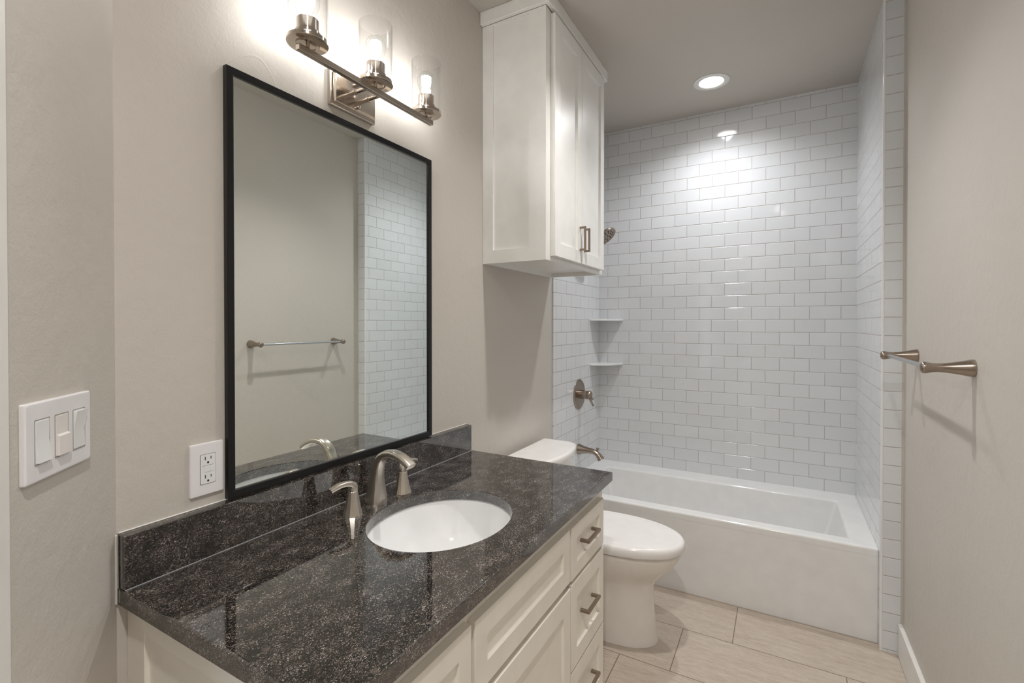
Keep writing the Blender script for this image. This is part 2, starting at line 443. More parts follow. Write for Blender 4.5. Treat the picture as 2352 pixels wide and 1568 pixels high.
# ---------------------------------------------------------------- vanity cabinet
XF = 0.599; XD = 0.618; VY0 = 0.150; VY1 = 1.345; VTOP = CT - 0.0307
van = thing('bathroom_vanity', 'off-white shaker vanity cabinet with drawers under the dark granite countertop', 'cabinet', (0.3, 0.75, 0))
b = MB()
b.box(0.002, 0.58, VY1 - 0.018, VY1, 0, VTOP)                       # right end
b.box(0.002, 0.58, VY0 + 0.012, VY0 + 0.024, 0, VTOP)               # left end backing
b.box(0.002, 0.53, VY0 + 0.024, VY1 - 0.018, 0.10, 0.118)           # bottom deck
b.box(0.50, 0.515, VY0 + 0.024, VY1 - 0.018, 0.0, 0.10)             # toe kick
b.box(0.002, 0.014, VY0 + 0.024, VY1 - 0.018, 0.118, VTOP - 0.25)   # back
b.build('cabinet_body', M['cab'], van)
b = MB()                                                             # face frame
b.box(0.58, XF, VY0, VY1, 0.74, VTOP, 0.0015, 1)
b.box(0.58, XF, VY0, VY1, 0.10, 0.14)
for y0, y1 in ((VY0, 0.20), (0.465, 0.52), (0.975, 1.035), (1.28, VY1)):
    b.box(0.58, XF - 0.0005, y0, y1, 0.10, 0.76)
b.box(0.58, XF - 0.0005, 0.5, 1.3, 0.59, 0.63); b.box(0.58, XF - 0.0005, 1.0, 1.3, 0.32, 0.36)
b.build('face_frame', M['cab'], van)
# left end: scribe strip and framed panel
b = MB()
b.box(0.001, 0.026, VY0 + 0.002, VY0 + 0.012, 0, VTOP)
b.build('scribe_strip', M['cab'], van)
b = MB()
y0, y1 = VY0, VY0 + 0.012
b.box(0.0265, 0.075, y0, y1, 0, VTOP, 0.001, 1); b.box(0.53, 0.58, y0, y1, 0, VTOP, 0.001, 1)
b.box(0.075, 0.53, y0, y1, VTOP - 0.05, VTOP, 0.001, 1); b.box(0.075, 0.53, y0, y1, 0, 0.16, 0.001, 1)
b.box(0.07, 0.535, y1 - 0.003, y1 + 0.0005, 0.1, VTOP - 0.04)
b.build('end_panel', M['cab'], van)

def shaker(mb, x0, x1, y0, y1, z0, z1, stile=0.05, rail=None, rec=0.0085):
    """a framed door lying in the plane x = x1, recessed flat panel with a small eased edge"""
    rail = stile if rail is None else rail
    e = 0.0022
    def ring(x, d, sy=0.0, sz=0.0):
        return [Vector((x, y0 + d + sy, z0 + d + sz)), Vector((x, y1 - d - sy, z0 + d + sz)), Vector((x, y1 - d - sy, z1 - d - sz)), Vector((x, y0 + d + sy, z1 - d - sz))]
    rings = [ring(x0, 0), ring(x1 - e, 0), ring(x1 - e * 0.3, e * 0.3), ring(x1, e),
             ring(x1, 0, stile, rail), ring(x1 - rec * 0.8, 0, stile + 0.001, rail + 0.001), ring(x1 - rec, 0, stile + 0.003, rail + 0.003)]
    mb.loft(rings)
def pull(name, parent, x, y, z, length, vertical=False, stand=0.03, th=0.0095):
    b = MB(); h = length / 2
    if vertical:
        b.box(x + stand - th, x + stand, y - th / 2, y + th / 2, z - h, z + h, 0.0008, 1)
        b.box(x, x + stand - th + 0.001, y - th / 2, y + th / 2, z + h - th, z + h, 0.0006, 1)
        b.box(x, x + stand - th + 0.001, y - th / 2, y + th / 2, z - h, z - h + th, 0.0006, 1)
    else:
        b.box(x + stand - th, x + stand, y - h, y + h, z - th / 2, z + th / 2, 0.0008, 1)
        b.box(x, x + stand - th + 0.001, y + h - th, y + h, z - th / 2, z + th / 2, 0.0006, 1)
        b.box(x, x + stand - th + 0.001, y - h, y - h + th, z - th / 2, z + th / 2, 0.0006, 1)
    return b.build(name, M['pull'], parent)
def front(name, y0, y1, z0, z1, handle=None, rail=None):
    b = MB(); shaker(b, XF + 0.0005, XD, y0, y1, z0, z1, 0.042 if y1 - y0 < 0.4 else 0.047, rail)
    o = b.build(name, M['cab'], van, 40)
    if handle: pull('handle', o, XD - 0.008, *handle)
    return o
front('drawer', 1.0115, 1.3035, 0.617, 0.776, (1.157, 0.7035, 0.108), 0.043)
front('drawer', 1.0115, 1.3035, 0.345, 0.6045, (1.157, 0.482, 0.108), 0.052)
front('drawer', 1.0115, 1.3035, 0.115, 0.3385, (1.157, 0.226, 0.108), 0.052)
front('false_front', 0.4985, 1.0, 0.6205, 0.778, None, 0.05)
front('door', 0.4985, 1.0045, 0.115, 0.6015, None, 0.06)
front('drawer', 0.185, 0.4865, 0.617, 0.780, (0.335, 0.7035, 0.108), 0.05)
front('door', 0.185, 0.4865, 0.115, 0.6045, None, 0.06)

# ---------------------------------------------------------------- countertop with backsplash
SX, SY, SA, SB = 0.345, 0.7435, 0.184, 0.216
ctop = thing('countertop', 'dark speckled granite countertop with an oval sink cutout on the vanity', 'countertop', (0.3, 0.75, VTOP))
def slab_with_hole():
    b = MB(); bm = b.bm; n = 96; e = 0.003
    def outer(d, z):
        out = []
        x0, x1, y0, y1 = 0.0015 + d, DC - d, YL + d, YR - d
        for i in range(n):
            a = 2 * PI * i / n; c, s = math.cos(a), math.sin(a)
            # ray from sink centre to rectangle
            tx = ((x1 - SX) / c) if c > 1e-9 else ((x0 - SX) / c if c < -1e-9 else 1e9)
            ty = ((y1 - SY) / s) if s > 1e-9 else ((y0 - SY) / s if s < -1e-9 else 1e9)
            t = min(tx, ty)
            out.append(Vector((SX + c * t, SY + s * t, z)))
        # snap the nearest ray to each corner
        for cx, cy in ((x0, y0), (x0, y1), (x1, y0), (x1, y1)):
            k = min(range(n), key=lambda i: (out[i] - Vector((cx, cy, z))).length)
            out[k] = Vector((cx, cy, z))
        return out
    z0, z1 = VTOP, CT
    def hole(d, z):
        return [Vector((SX + (SA + d) * math.cos(2 * PI * i / n), SY + (SB + d) * math.sin(2 * PI * i / n), z)) for i in range(n)]
    rings = [outer(0, z0), outer(0, z1 - e), outer(e * 0.3, z1 - e * 0.3), outer(e, z1), outer(e + 0.004, z1),
             hole(0.006, z1), hole(0.0025, z1), hole(0.0007, z1 - 0.0007), hole(0, z1 - 0.0025), hole(0, z0)]
    b.loft(rings, wrap=True)
    return b
slab_with_hole().build('slab', M['granite'], ctop, 30)
b = MB(); b.box(0.0015, 0.0285, YL + 0.002, 1.3505, CT + 0.0004, CT + 0.1085, 0.002, 2); tag(b.build('backsplash', M['granite'], None, loc=(0.0015, 0.74, CT + 0.0004)), 'low dark granite backsplash strip along the wall under the mirror', 'backsplash')
bs_ = bpy.data.objects['backsplash']
b = MB(); b.box(0.0284, 0.0298, YL + 0.003, 1.3500, CT + 0.0004, CT + 0.0018); b.build('caulk_bead', M['caulk'], bs_)
b = MB(); b.box(0.0002, 0.0035, YL + 0.003, 1.3495, CT + 0.1084, CT + 0.1112, 0.0008, 1); b.build('caulk_bead', M['trim'], bs_)
b = MB(); b.box(0.0002, 0.006, YL - 0.004, YL - 0.0002, VTOP, CT + 0.108, 0.001, 1); struct(b.build('trim_5', M['wallcaulk']))

# ---------------------------------------------------------------- undermount sink
sink = thing('sink', 'white oval undermount sink set under the granite countertop', 'sink', (SX, SY, VTOP - 0.16))
b = MB(); rings = []
zt = VTOP - 0.0006
prof = [(1.10, 0.0), (1.10, -0.012), (1.06, -0.03), (1.02, -0.06), (0.90, -0.11), (0.70, -0.145), (0.30, -0.166), (0.12, -0.168)]
for f, dz in prof: rings.append(ellipse(SX, SY, SA * f + 0.004, SB * f + 0.004, zt + dz, 80))
inner = [(0.12, -0.160), (0.30, -0.156), (0.55, -0.146), (0.74, -0.125), (0.87, -0.09), (0.95, -0.05), (0.995, -0.018), (1.015, -0.006), (1.03, 0.0)]
for f, dz in inner: rings.append(ellipse(SX, SY, SA * f, SB * f, zt + dz, 80))
b.loft(rings, wrap=True); b.build('basin', M['sink_china'], sink, 60)
b = MB(); b.lathe([(0.0225, -0.161), (0.0225, -0.1575), (0.019, -0.156), (0.015, -0.158), (0.001, -0.157)], (SX, SY, zt), n=32); b.build('drain', M['nickel'], sink)

# ---------------------------------------------------------------- widespread faucet
FX, FY = 0.108, 0.735
fau = thing('faucet', 'brushed nickel widespread faucet with arched spout between two lever handles', 'faucet', (FX, FY, CT))
b = MB()
ctrl = [(0.104, 0.0, .0300, .0290), (0.1045, 0.012, .0283, .0272), (0.105, 0.030, .0250, .0245), (0.1058, 0.055, .0208, .0215), (0.1075, 0.080, .0180, .0190),
        (0.1118, 0.103, .0168, .0165), (0.119, 0.122, .0166, .0142), (0.131, 0.1375, .0167, .0122), (0.148, 0.1475, .0169, .0108), (0.168, 0.1510, .0171, .0102),
        (0.188, 0.1490, .0173, .0099), (0.207, 0.1430, .0175, .0097), (0.225, 0.1340, .0177, .0096), (0.241, 0.1230, .0179, .0095)]
pts = [(x, FY, CT + 0.0005 + z) for x, z, _, _ in ctrl]
b.tube(pts, [c[2] for c in ctrl], n=32, up=(0, 1, 0), sy=[c[3] for c in ctrl], power=3.4)
b.build('spout', M['nickel'], fau, 30)
def handle_set(y, sgn):
    b = MB(); o = (0.120, y, CT + 0.0005)
    b.lathe([(0.0275, 0), (0.0265, 0.003), (0.0215, 0.022), (0.0172, 0.044), (0.0138, 0.064), (0.0125, 0.0655)], o, n=12)
    base = b.build('valve_base', M['nickel'], fau, 20)
    b = MB(); z = CT + 0.0665
    path = [(0.120, y, z), (0.120, y, z + 0.009), (0.120, y + sgn * 0.003, z + 0.0165), (0.1195, y + sgn * 0.012, z + 0.0215), (0.118, y + sgn * 0.027, z + 0.0245), (0.116, y + sgn * 0.044, z + 0.0240), (0.1135, y + sgn * 0.060, z + 0.0200), (0.112, y + sgn * 0.070, z + 0.0165)]
    b.tube(path, [.0125, .0123, .0115, .0108, .0102, .0098, .0094, .009], n=20, up=(1, 0, 0), sy=[.0125, .0122, .0108, .0086, .0074, .0068, .0064, .0062], power=3.4)
    b.build('lever', M['nickel'], base, 35)
handle_set(0.631, -1); handle_set(0.832, 1)
# small maker's mark at the foot of the spout
def text_mesh(name, txt, size, mat, mtx, parent):
    cu = bpy.data.curves.new(name, 'FONT'); cu.body = txt; cu.size = size; cu.align_x = 'CENTER'; cu.extrude = 0.0002
    tmp = bpy.data.objects.new(name, cu); COL.objects.link(tmp)
    dg = bpy.context.evaluated_depsgraph_get(); me = bpy.data.meshes.new_from_object(tmp.evaluated_get(dg))
    COL.objects.unlink(tmp); bpy.data.objects.remove(tmp); bpy.data.curves.remove(cu)
    me.transform(mtx)
    off = Vector((0, 0, 0)); p = parent
    while p is not None: off += p.location; p = p.parent
    me.transform(Matrix.Translation(-off))
    me.materials.clear(); me.materials.append(mat)
    o = bpy.data.objects.new(name, me); COL.objects.link(o); o.parent = parent
    return o
def frame_mtx(o, right, up):
    r = Vector(right).normalized(); u = Vector(up); u = (u - r * u.dot(r)).normalized(); n = r.cross(u)
    m = Matrix((r, u, n)).transposed().to_4x4(); m.translation = Vector(o); return m
text_mesh('logo', 'MOEN', 0.0045, M['mark'], frame_mtx((0.1330, FY, CT + 0.0075), (0, 1, 0), (-0.12, 0, 1)), fau)

# ---------------------------------------------------------------- framed mirror
mir = thing('wall_mirror', 'tall rectangular mirror in a thin black frame above the backsplash', 'mirror', (0.008, 0.7275, 0.967))
MY0, MY1, MZ0, MZ1 = 0.3484, 1.1066, 0.9668, 1.997
b = MB()
def mring(x, d): return [Vector((x, MY0 + d, MZ0 + d)), Vector((x, MY1 - d, MZ0 + d)), Vector((x, MY1 - d, MZ1 - d)), Vector((x, MY0 + d, MZ1 - d))]
b.loft([mring(0.001, 0.001), mring(0.001, 0.0), mring(0.0145, 0.0), mring(0.016, 0.0012), mring(0.0155, 0.008), mring(0.0148, 0.0155), mring(0.0135, 0.0175), mring(0.006, 0.0178), mring(0.001, 0.0178)], wrap=True)
b.build('mirror_frame', M['black'], mir, 25)
b = MB(); b.box(0.002, 0.009, MY0 + 0.0175, MY1 - 0.0175, MZ0 + 0.0175, MZ1 - 0.0175); b.build('mirror_glass', M['mirror'], mir)

# ---------------------------------------------------------------- vanity light
LX, LZ = 0.105, 2.075
vl = thing('vanity_light', 'three-lamp brushed nickel vanity light with clear glass cylinders above the mirror', 'wall light', (0.02, 0.7355, LZ))
b = MB()
def pring(x, d): return [Vector((x, 0.6485 + d, 2.026 + d)), Vector((x, 0.8225 - d, 2.026 + d)), Vector((x, 0.8225 - d, 2.131 - d)), Vector((x, 0.6485 + d, 2.131 - d))]
b.loft([pring(0.0005, 0), pring(0.012, 0.0), pring(0.0145, 0.002), pring(0.0155, 0.0075), pring(0.0225, 0.0085), pring(0.0245, 0.0105), pring(0.025, 0.013)])
b.build('backplate', M['nickel_pol'], vl, 20)
for z in (2.043, 2.112):
    b = MB(); b.lathe([(0.0055, 0.0), (0.0055, 0.012), (0.0045, 0.014), (0.002, 0.0155)], (0.0245, 0.735, z), (1, 0, 0), 20); b.build('finial', M['nickel_pol'], vl)
for y in (0.700, 0.752):
    b = MB(); b.lathe([(0.0065, 0), (0.0065, 0.026), (0.0078, 0.0262), (0.0078, 0.0305), (0.0058, 0.031), (0.0058, 0.076), (0.007, 0.0762), (0.007, 0.082)], (0.0245, y + 0.006, 2.0715), (1, 0, 0.02), 24); b.build('arm', M['nickel_pol'], vl)
b = MB(); b.box(LX - 0.0075, LX + 0.0075, 0.4725, 0.996, LZ - 0.008, LZ + 0.008, 0.001, 1); b.build('crossbar', M['nickel_pol'], vl)
for y in (0.502, 0.736, 0.967):
    o = (LX, y, LZ)
    b = MB()
    b.lathe([(0.005, 0.007), (0.005, 0.019), (0.024, 0.0192), (0.026, 0.0165), (0.0285, 0.0165), (0.0285, 0.019), (0.0495, 0.019), (0.0508, 0.0205), (0.0508, 0.0285), (0.0495, 0.030),
             (0.0315, 0.030), (0.0315, 0.048), (0.030, 0.050), (0.027, 0.050), (0.027, 0.080), (0.0255, 0.0815), (0.017, 0.0815), (0.017, 0.060)], o, n=64, cap0=True, cap1=True)
    cup = b.build('lamp_cup', M['nickel_pol'], vl, 25)
    b = MB()
    b.lathe([(0.0490, 0.0302), (0.0490, 0.195), (0.0482, 0.196), (0.0468, 0.196), (0.0460, 0.195), (0.0460, 0.0302)], o, n=64, cap0=False, cap1=False)
    b.build('glass_shade', M['glass'], cup, 40)
    b = MB()
    b.mi = 0
    b.lathe([(0.0135, 0.078), (0.0145, 0.086), (0.0185, 0.097), (0.0245, 0.108), (0.0285, 0.119), (0.0300, 0.130), (0.0288, 0.141), (0.0245, 0.151), (0.0175, 0.1575), (0.009, 0.1608), (0.001, 0.1615)], o, n=40)
    b.mi = 1
    for k in range(9):
        a = 2 * PI * k / 9 + 0.2; ca, sa = math.cos(a), math.sin(a)
        b.tube([(LX + 0.0065 * ca, y + 0.0065 * sa, LZ + 0.100), (LX + 0.0072 * ca, y + 0.0072 * sa, LZ + 0.101), (LX + 0.0135 * ca, y + 0.0135 * sa, LZ + 0.145), (LX + 0.0138 * ca, y + 0.0138 * sa, LZ + 0.1465)], [0.0006, 0.0025, 0.0030, 0.0006], n=8)
    b.build('bulb', [M['bulbglass'], M['filament']], cup, 50)

# ---------------------------------------------------------------- upper wall cabinet
UY0, UY1, UX, UZ0 = 1.479, 2.192, 0.3104, 1.651
uc = thing('wall_cabinet', 'tall white two-door wall cabinet with shaker panels hanging above the toilet', 'cabinet', (0.15, 1.8355, UZ0))
b = MB()
b.box(0.001, UX - 0.02, UY1 - 0.018, UY1, UZ0, H - 0.056)           # far side
b.box(0.001, UX - 0.02, UY0 + 0.0101, UY0 + 0.018, UZ0 + 0.002, H - 0.056)
b.box(0.001, UX - 0.02, UY0 + 0.018, UY1 - 0.018, UZ0 + 0.022, UZ0 + 0.036)    # recessed bottom
b.box(0.001, 0.019, UY0 + 0.018, UY1 - 0.018, UZ0, UZ0 + 0.022)     # back hanging rail
b.box(0.001, UX - 0.02, UY0 + 0.018, UY1 - 0.018, H - 0.075, H - 0.06)
b.box(0.001, 0.006, UY0 + 0.018, UY1 - 0.018, UZ0 + 0.036, H - 0.075)
b.build('cabinet_body', M['cab2'], uc)
b = MB()
for y0, y1 in ((UY0 + 0.0101, UY0 + 0.05), (UY1 - 0.05, UY1)): b.box(UX - 0.02, UX, y0, y1, UZ0, H - 0.056, 0.001, 1)
b.box(UX - 0.02, UX - 0.0003, UY0 + 0.05, UY1 - 0.05, UZ0, UZ0 + 0.045, 0.001, 1); b.box(UX - 0.02, UX - 0.0003, UY0 + 0.05, UY1 - 0.05, H - 0.10, H - 0.056)
b.build('face_frame', M['cab2'], uc)
# framed side facing the vanity (panel in the plane y = UY0)
b = MB()
def sring(y, x0, x1, z0, z1): return [Vector((x0, y, z0)), Vector((x1, y, z0)), Vector((x1, y, z1)), Vector((x0, y, z1))]
xa, xb, za, zb = 0.001, UX, UZ0, H - 0.056
b.loft([sring(UY0 + 0.010, xa, xb, za, zb), sring(UY0, xa, xb, za, zb), sring(UY0, 0.0545, 0.2305, 1.708, 2.690), sring(UY0 + 0.0075, 0.0556, 0.2294, 1.7091, 2.6889), sring(UY0 + 0.0085, 0.0575, 0.2275, 1.7110, 2.6870)])
b.build('side_panel', M['cab2'], uc, 40)
# crown board
b = MB()
b.box(0.001, UX + 0.0215, UY0 - 0.0205, UY0 - 0.0003, H - 0.0555, H - 0.0008, 0.0015, 1)
b.box(UX + 0.0003, UX + 0.0215, UY0 - 0.0003, UY1 + 0.0195, H - 0.0555, H - 0.0008, 0.0015, 1)
b.box(0.009, UX + 0.0003, UY1 + 0.0003, UY1 + 0.0195, H - 0.0555, H - 0.0008, 0.0015, 1)
b.build('crown_moulding', M['cab2'], uc)
for y0, y1, hy in ((1.5205, 1.8275, 1.801), (1.8295, 2.148, 1.856)):
    b = MB(); shaker(b, UX + 0.001, 0.3345, y0, y1, 1.6705, 2.681, 0.054, 0.058)
    d_ = b.build('door', M['cab2'], uc, 40)
    pull('handle', d_, 0.3345, hy, 1.784, 0.112, True, 0.030, 0.009)

# ---------------------------------------------------------------- bathtub
tub = thing('bathtub', 'white alcove bathtub with flat apron between the tiled walls', 'bathtub', (0.76, 2.64, 0))
TX0, TX1, TY0, TY1, TZ = 0.0085, WT - 0.0005, 2.270, L - 0.0005, 0.4097
b = MB()
R = lambda d, z: rrect(TX0, TX1, TY0 + d, TY1, 0.0012, z, 8)
def I(d, z, r): return rrect(0.125 + d, 1.432 - d * 1.5, 2.338 + d, 2.862 - d, r, z, 8)
rings = [R(0, 0.375), R(0, TZ - 0.012), R(0.0015, TZ - 0.006), R(0.005, TZ - 0.0018), R(0.011, TZ)]
rings += [I(-0.005, TZ + 0.0003, 0.016), I(-0.002, TZ - 0.001, 0.014), I(0.002, TZ - 0.005, 0.013), I(0.004, TZ - 0.012, 0.013), I(0.030, 0.24, 0.020), I(0.052, 0.12, 0.04), I(0.075, 0.085, 0.08), I(0.12, 0.072, 0.10)]
b.loft(rings, cap0=False, cap1=True)
b.build('tub_basin', M['acrylic'], tub, 40)
b = MB(); b.box(TX0, TX1, TY0 + 0.0006, TY0 + 0.022, 0.0005, 0.3752)
b.build('apron', M['acrylic'], tub)

# ---------------------------------------------------------------- corner shelves
def corner_shelf(z, label):
    b = MB(); n = 16
    def ring(zz, s): 
        pts = [Vector((0.0085, L - 0.0005, zz)), Vector((0.0085, L - 0.200 * s, zz))]
        for i in range(1, n):
            t = i / n; a = PI / 2 * t
            # shallow curved front between the two wall points
            p0 = Vector((0.0085, L - 0.200 * s, zz)); p1 = Vector((0.184 * s, L - 0.0005, zz))
            m_ = p0.lerp(p1, t) + Vector((0.62, -0.62, 0)) * 0.052 * math.sin(PI * t)
            pts.append(m_)
        pts.append(Vector((0.184 * s, L - 0.0005, zz)))
        return pts
    b.loft([ring(z - 0.014, 0.985), ring(z - 0.011, 1.0), ring(z - 0.003, 1.0), ring(z, 0.985)])
    tag(b.build('corner_shelf', M['glaze'], None, 40, loc=(0.06, L - 0.06, z - 0.014)), label, 'shelf', 'corner shelves in the shower')
corner_shelf(1.4215, 'upper of the two white ceramic corner shelves on the shower tiles')
corner_shelf(1.1125, 'lower of the two white ceramic corner shelves, above the shower valve')

# ---------------------------------------------------------------- shower valve, spout and head
VYc, VZc = 2.6199, 0.927
sv = thing('shower_valve', 'round aged nickel shower valve plate with lever on the tiled side wall', 'shower valve', (0.008, VYc, VZc))
b = MB(); b.lathe([(0.0985, 0), (0.098, 0.003), (0.092, 0.0075), (0.082, 0.0095), (0.060, 0.0105), (0.040, 0.012), (0.036, 0.0125)], (0.0083, VYc, VZc), (1, 0, 0), 64); b.build('escutcheon', M['nickel_dark'], sv, 50)
b = MB(); b.lathe([(0.0285, 0.010), (0.0285, 0.036), (0.026, 0.0365), (0.026, 0.038), (0.0285, 0.0385), (0.0275, 0.062), (0.025, 0.063), (0.025, 0.065)], (0.0083, VYc, VZc), (1, 0, 0), 40); b.build('stem', M['nickel_dark'], sv, 30)
b = MB(); b.lathe([(0.027, 0.0652), (0.0285, 0.070), (0.0275, 0.078), (0.022, 0.085), (0.012, 0.089), (0.001, 0.090)], (0.0083, VYc, VZc), (1, 0, 0), 40)
b.tube([(0.078, VYc, VZc - 0.006), (0.086, VYc - 0.004, VZc - 0.024), (0.098, VYc - 0.008, VZc - 0.045), (0.109, VYc - 0.011, VZc - 0.062), (0.112, VYc - 0.012, VZc - 0.068)], [.012, .0105, .0105, .011, .006], n=16, up=(0, 1, 0), sy=[.011, .0075, .006, .0062, .004])
b.tube([(0.092, VYc, VZc - 0.012), (0.1005, VYc, VZc - 0.020), (0.107, VYc, VZc - 0.028)], [.006, .0055, .005], n=12, up=(0, 1, 0))
b.build('lever', M['nickel_dark'], sv, 40)
SYc, SZc = 2.6125, 0.571
sp = thing('tub_spout', 'aged nickel tub spout with diverter knob above the bathtub rim', 'tub spout', (0.008, SYc, SZc))
b = MB()
path = [(0.0083, 0.0, .0345, .0345), (0.016, 0.0, .033, .033), (0.045, -0.0005, .0255, .0245), (0.080, -0.001, .0205, .0185), (0.105, -0.003, .019, .0165), (0.125, -0.009, .0185, .016), (0.140, -0.019, .019, .0168), (0.152, -0.033, .021, .0195), (0.162, -0.049, .0245, .0235)]
b.tube([(x, SYc, SZc + z) for x, z, _, _ in path], [p[2] for p in path], n=32, up=(0, 1, 0), sy=[p[3] for p in path]); b.build('spout_body', M['nickel_dark'], sp, 40)
b = MB(); b.lathe([(0.006, 0), (0.006, 0.016), (0.0105, 0.020), (0.0115, 0.024), (0.010, 0.0265), (0.001, 0.027)], (0.137, SYc, SZc - 0.004), (0.06, 0, 1), 24); b.build('diverter_knob', M['nickel_dark'], sp)
sh = thing('wall_shower', 'round aged nickel shower head peeking out behind the wall cabinet', 'shower head', (0.008, 2.62, 2.02))
b = MB(); b.lathe([(0.03, 0), (0.03, 0.003), (0.022, 0.009), (0.0115, 0.012)], (0.0083, 2.62, 2.035), (1, 0, 0), 32); b.build('flange', M['nickel_dark'], sh)
b = MB(); b.tube([(0.012, 2.62, 2.035), (0.06, 2.62, 2.036), (0.10, 2.62, 2.026), (0.130, 2.62, 2.004), (0.146, 2.62, 1.985)], 0.0105, n=16); b.build('shower_arm', M['nickel_dark'], sh)
hd = Vector((0.62, -0.10, -0.78)).normalized(); hc = Vector((0.182, 2.615, 1.940))
b = MB(); b.lathe([(0.012, -0.055), (0.014, -0.035), (0.020, -0.026), (0.044, -0.016), (0.067, -0.007), (0.0755, 0.001), (0.0755, 0.010), (0.072, 0.0125), (0.066, 0.011), (0.060, 0.0085), (0.001, 0.0085)], hc, hd, 48); head = b.build('spray_head', M['nickel_dark'], sh, 40)
b = MB(); q = hd.to_track_quat('Z', 'Y')
for rr_, k_ in ((0.020, 5), (0.038, 9), (0.053, 13)):
    for i in range(k_):
        a = 2 * PI * i / k_ + rr_ * 31; c = hc + q @ Vector((rr_ * math.cos(a), rr_ * math.sin(a), 0.0084))
        b.lathe([(0.0042, 0), (0.0034, 0.0022), (0.0008, 0.0026)], c, hd, 8)
b.build('nozzles', M['dark'], head)

# ---------------------------------------------------------------- toilet
TC = 1.815
toi = thing('toilet', 'white two-piece toilet with closed lid between vanity and bathtub', 'toilet', (0.4, TC, 0))
def egg(xb, xf, hw, z, n=64, mid=0.40, pb=3.2, pf=2.15):
    xm = xb + mid * (xf - xb); out = []
    for i in range(n):
        a = 2 * PI * i / n; c, s = math.cos(a), math.sin(a)
        if c >= 0:
            e = 2 / pf; out.append(Vector((xm + (xf - xm) * abs(c) ** e, TC + hw * math.copysign(abs(s) ** e, s), z)))
        else:
            e = 2 / pb; out.append(Vector((xm - (xm - xb) * abs(c) ** e, TC + hw * math.copysign(abs(s) ** e, s), z)))
    return out
b = MB()
secs = [(0.0005, .17, .695, .1165, .62), (.012, .17, .693, .1155, .62), (.05, .17, .686, .113, .62), (.13, .17, .676, .109, .62), (.20, .17, .672, .108, .62), (.245, .17, .676, .112, .60), (.275, .17, .692, .124, .56),
        (.305, .17, .722, .143, .50), (.335, .17, .752, .160, .46), (.365, .17, .775, .173, .43), (.39, .17, .788, .1785, .42), (.402, .17, .790, .1795, .42), (.408, .172, .786, .176, .42)]
b.loft([egg(xb, xf, hw, z, 64, md) for z, xb, xf, hw, md in secs]); b.build('bowl', M['toilet'], toi, 50)
b = MB(); b.loft([egg(.30, .780, .168, .4085), egg(.298, .784, .172, .411), egg(.298, .784, .172, .424), egg(.300, .780, .168, .427)]); b.build('seat', M['seat'], toi, 50)
b = MB(); b.loft([egg(.287, .793, .180, .4155), egg(.284, .799, .185, .4165), egg(.282, .8025, .1875, .424), egg(.282, .8035, .188, .437), egg(.284, .801, .1865, .447), egg(.288, .795, .182, .4545), egg(.294, .786, .175, .4575), egg(.300, .778, .168, .4580), egg(.303, .774, .165, .4570), egg(.307, .770, .161, .4578), egg(.33, .74, .14, .4590)])
b.build('seat_lid', M['seat'], toi, 60)
def tank_ring(xb, xf, hw, bow, z, r=0.025, n=16):
    pts = [Vector((xb, TC + hw, z)), Vector((xb, TC - hw, z))]
    # near corner, bowed front, far corner
    fr = []
    for i in range(n + 1):
        v = -1 + 2 * i / n
        x = xf - bow * v * v
        k = abs(v)
        if k > 0.88: x -= (xf - bow - xb) * 0.16 * ((k - 0.88) / 0.12) ** 2.2
        fr.append(Vector((x, TC + hw * v, z)))
    return pts + fr
b = MB(); b.loft([tank_ring(.05, .225, .185, .025, .4085), tank_ring(.04, .235, .195, .03, .43), tank_ring(.035, .244, .205, .036, .55), tank_ring(.035, .252, .212, .040, .728)]); b.build('tank', M['toilet'], toi, 45)
b = MB(); b.loft([tank_ring(.036, .262, .222, .046, .7285), tank_ring(.033, .268, .226, .047, .733), tank_ring(.033, .270, .227, .047, .752), tank_ring(.034, .268, .226, .047, .760), tank_ring(.037, .262, .222, .046, .7645), tank_ring(.045, .254, .212, .044, .7655)]); b.build('tank_lid', M['seat'], toi, 60)

# ---------------------------------------------------------------- towel bar on the right wall
tb = thing('towel_bar', 'brushed nickel towel bar on flared posts on the right wall', 'towel bar', (W, 1.695, 1.266))
for y in (1.3945, 1.9955):
    b = MB(); b.lathe([(0.0235, 0), (0.0235, 0.003), (0.0222, 0.010), (0.0185, 0.026), (0.0150, 0.045), (0.0125, 0.062), (0.0118, 0.074), (0.0125, 0.084), (0.0145, 0.093), (0.0160, 0.099), (0.0158, 0.105), (0.0135, 0.109), (0.008, 0.1115), (0.001, 0.112)], (W - 0.0003, y, 1.2665), (-1, 0, -0.02), 40); b.build('post', M['nickel_dark'], tb, 40)
b = MB(); b.lathe([(0.0065, 0), (0.0065, 0.585)], (W - 0.091, 1.4025, 1.2645), (0, 1, 0), 24); b.build('bar', M['steel'], tb)

# ---------------------------------------------------------------- switches on the angled wall
def ang_local(mb):
    for v in mb.bm.verts: v.co = ang(v.co.x, v.co.y, v.co.z)
sw = thing('switch_plate', 'white three-gang wall plate with rocker switches on the angled wall', 'light switch', tuple(ang(0.1825, 0.0, 1.2035)))
s0, s1, z0, z1 = 0.1002, 0.2650, 1.1425, 1.2645
def plate_ring(d, off, r=0.003):
    return [Vector((p.x, off, p.y)) for p in rrect(s0 + d, s1 - d, z0 + d, z1 - d, r, 0, 3)]
b = MB(); b.loft([plate_ring(0, 0.0003), plate_ring(0, 0.0032), plate_ring(0.0006, 0.0034), plate_ring(0.0006, 0.0042), plate_ring(0.0, 0.0045), plate_ring(0.0003, 0.0062), plate_ring(0.002, 0.0078), plate_ring(0.005, 0.0082)])
ang_local(b); b.build('cover_plate', M['plastic'], sw, 30)
zc = (z0 + z1) / 2
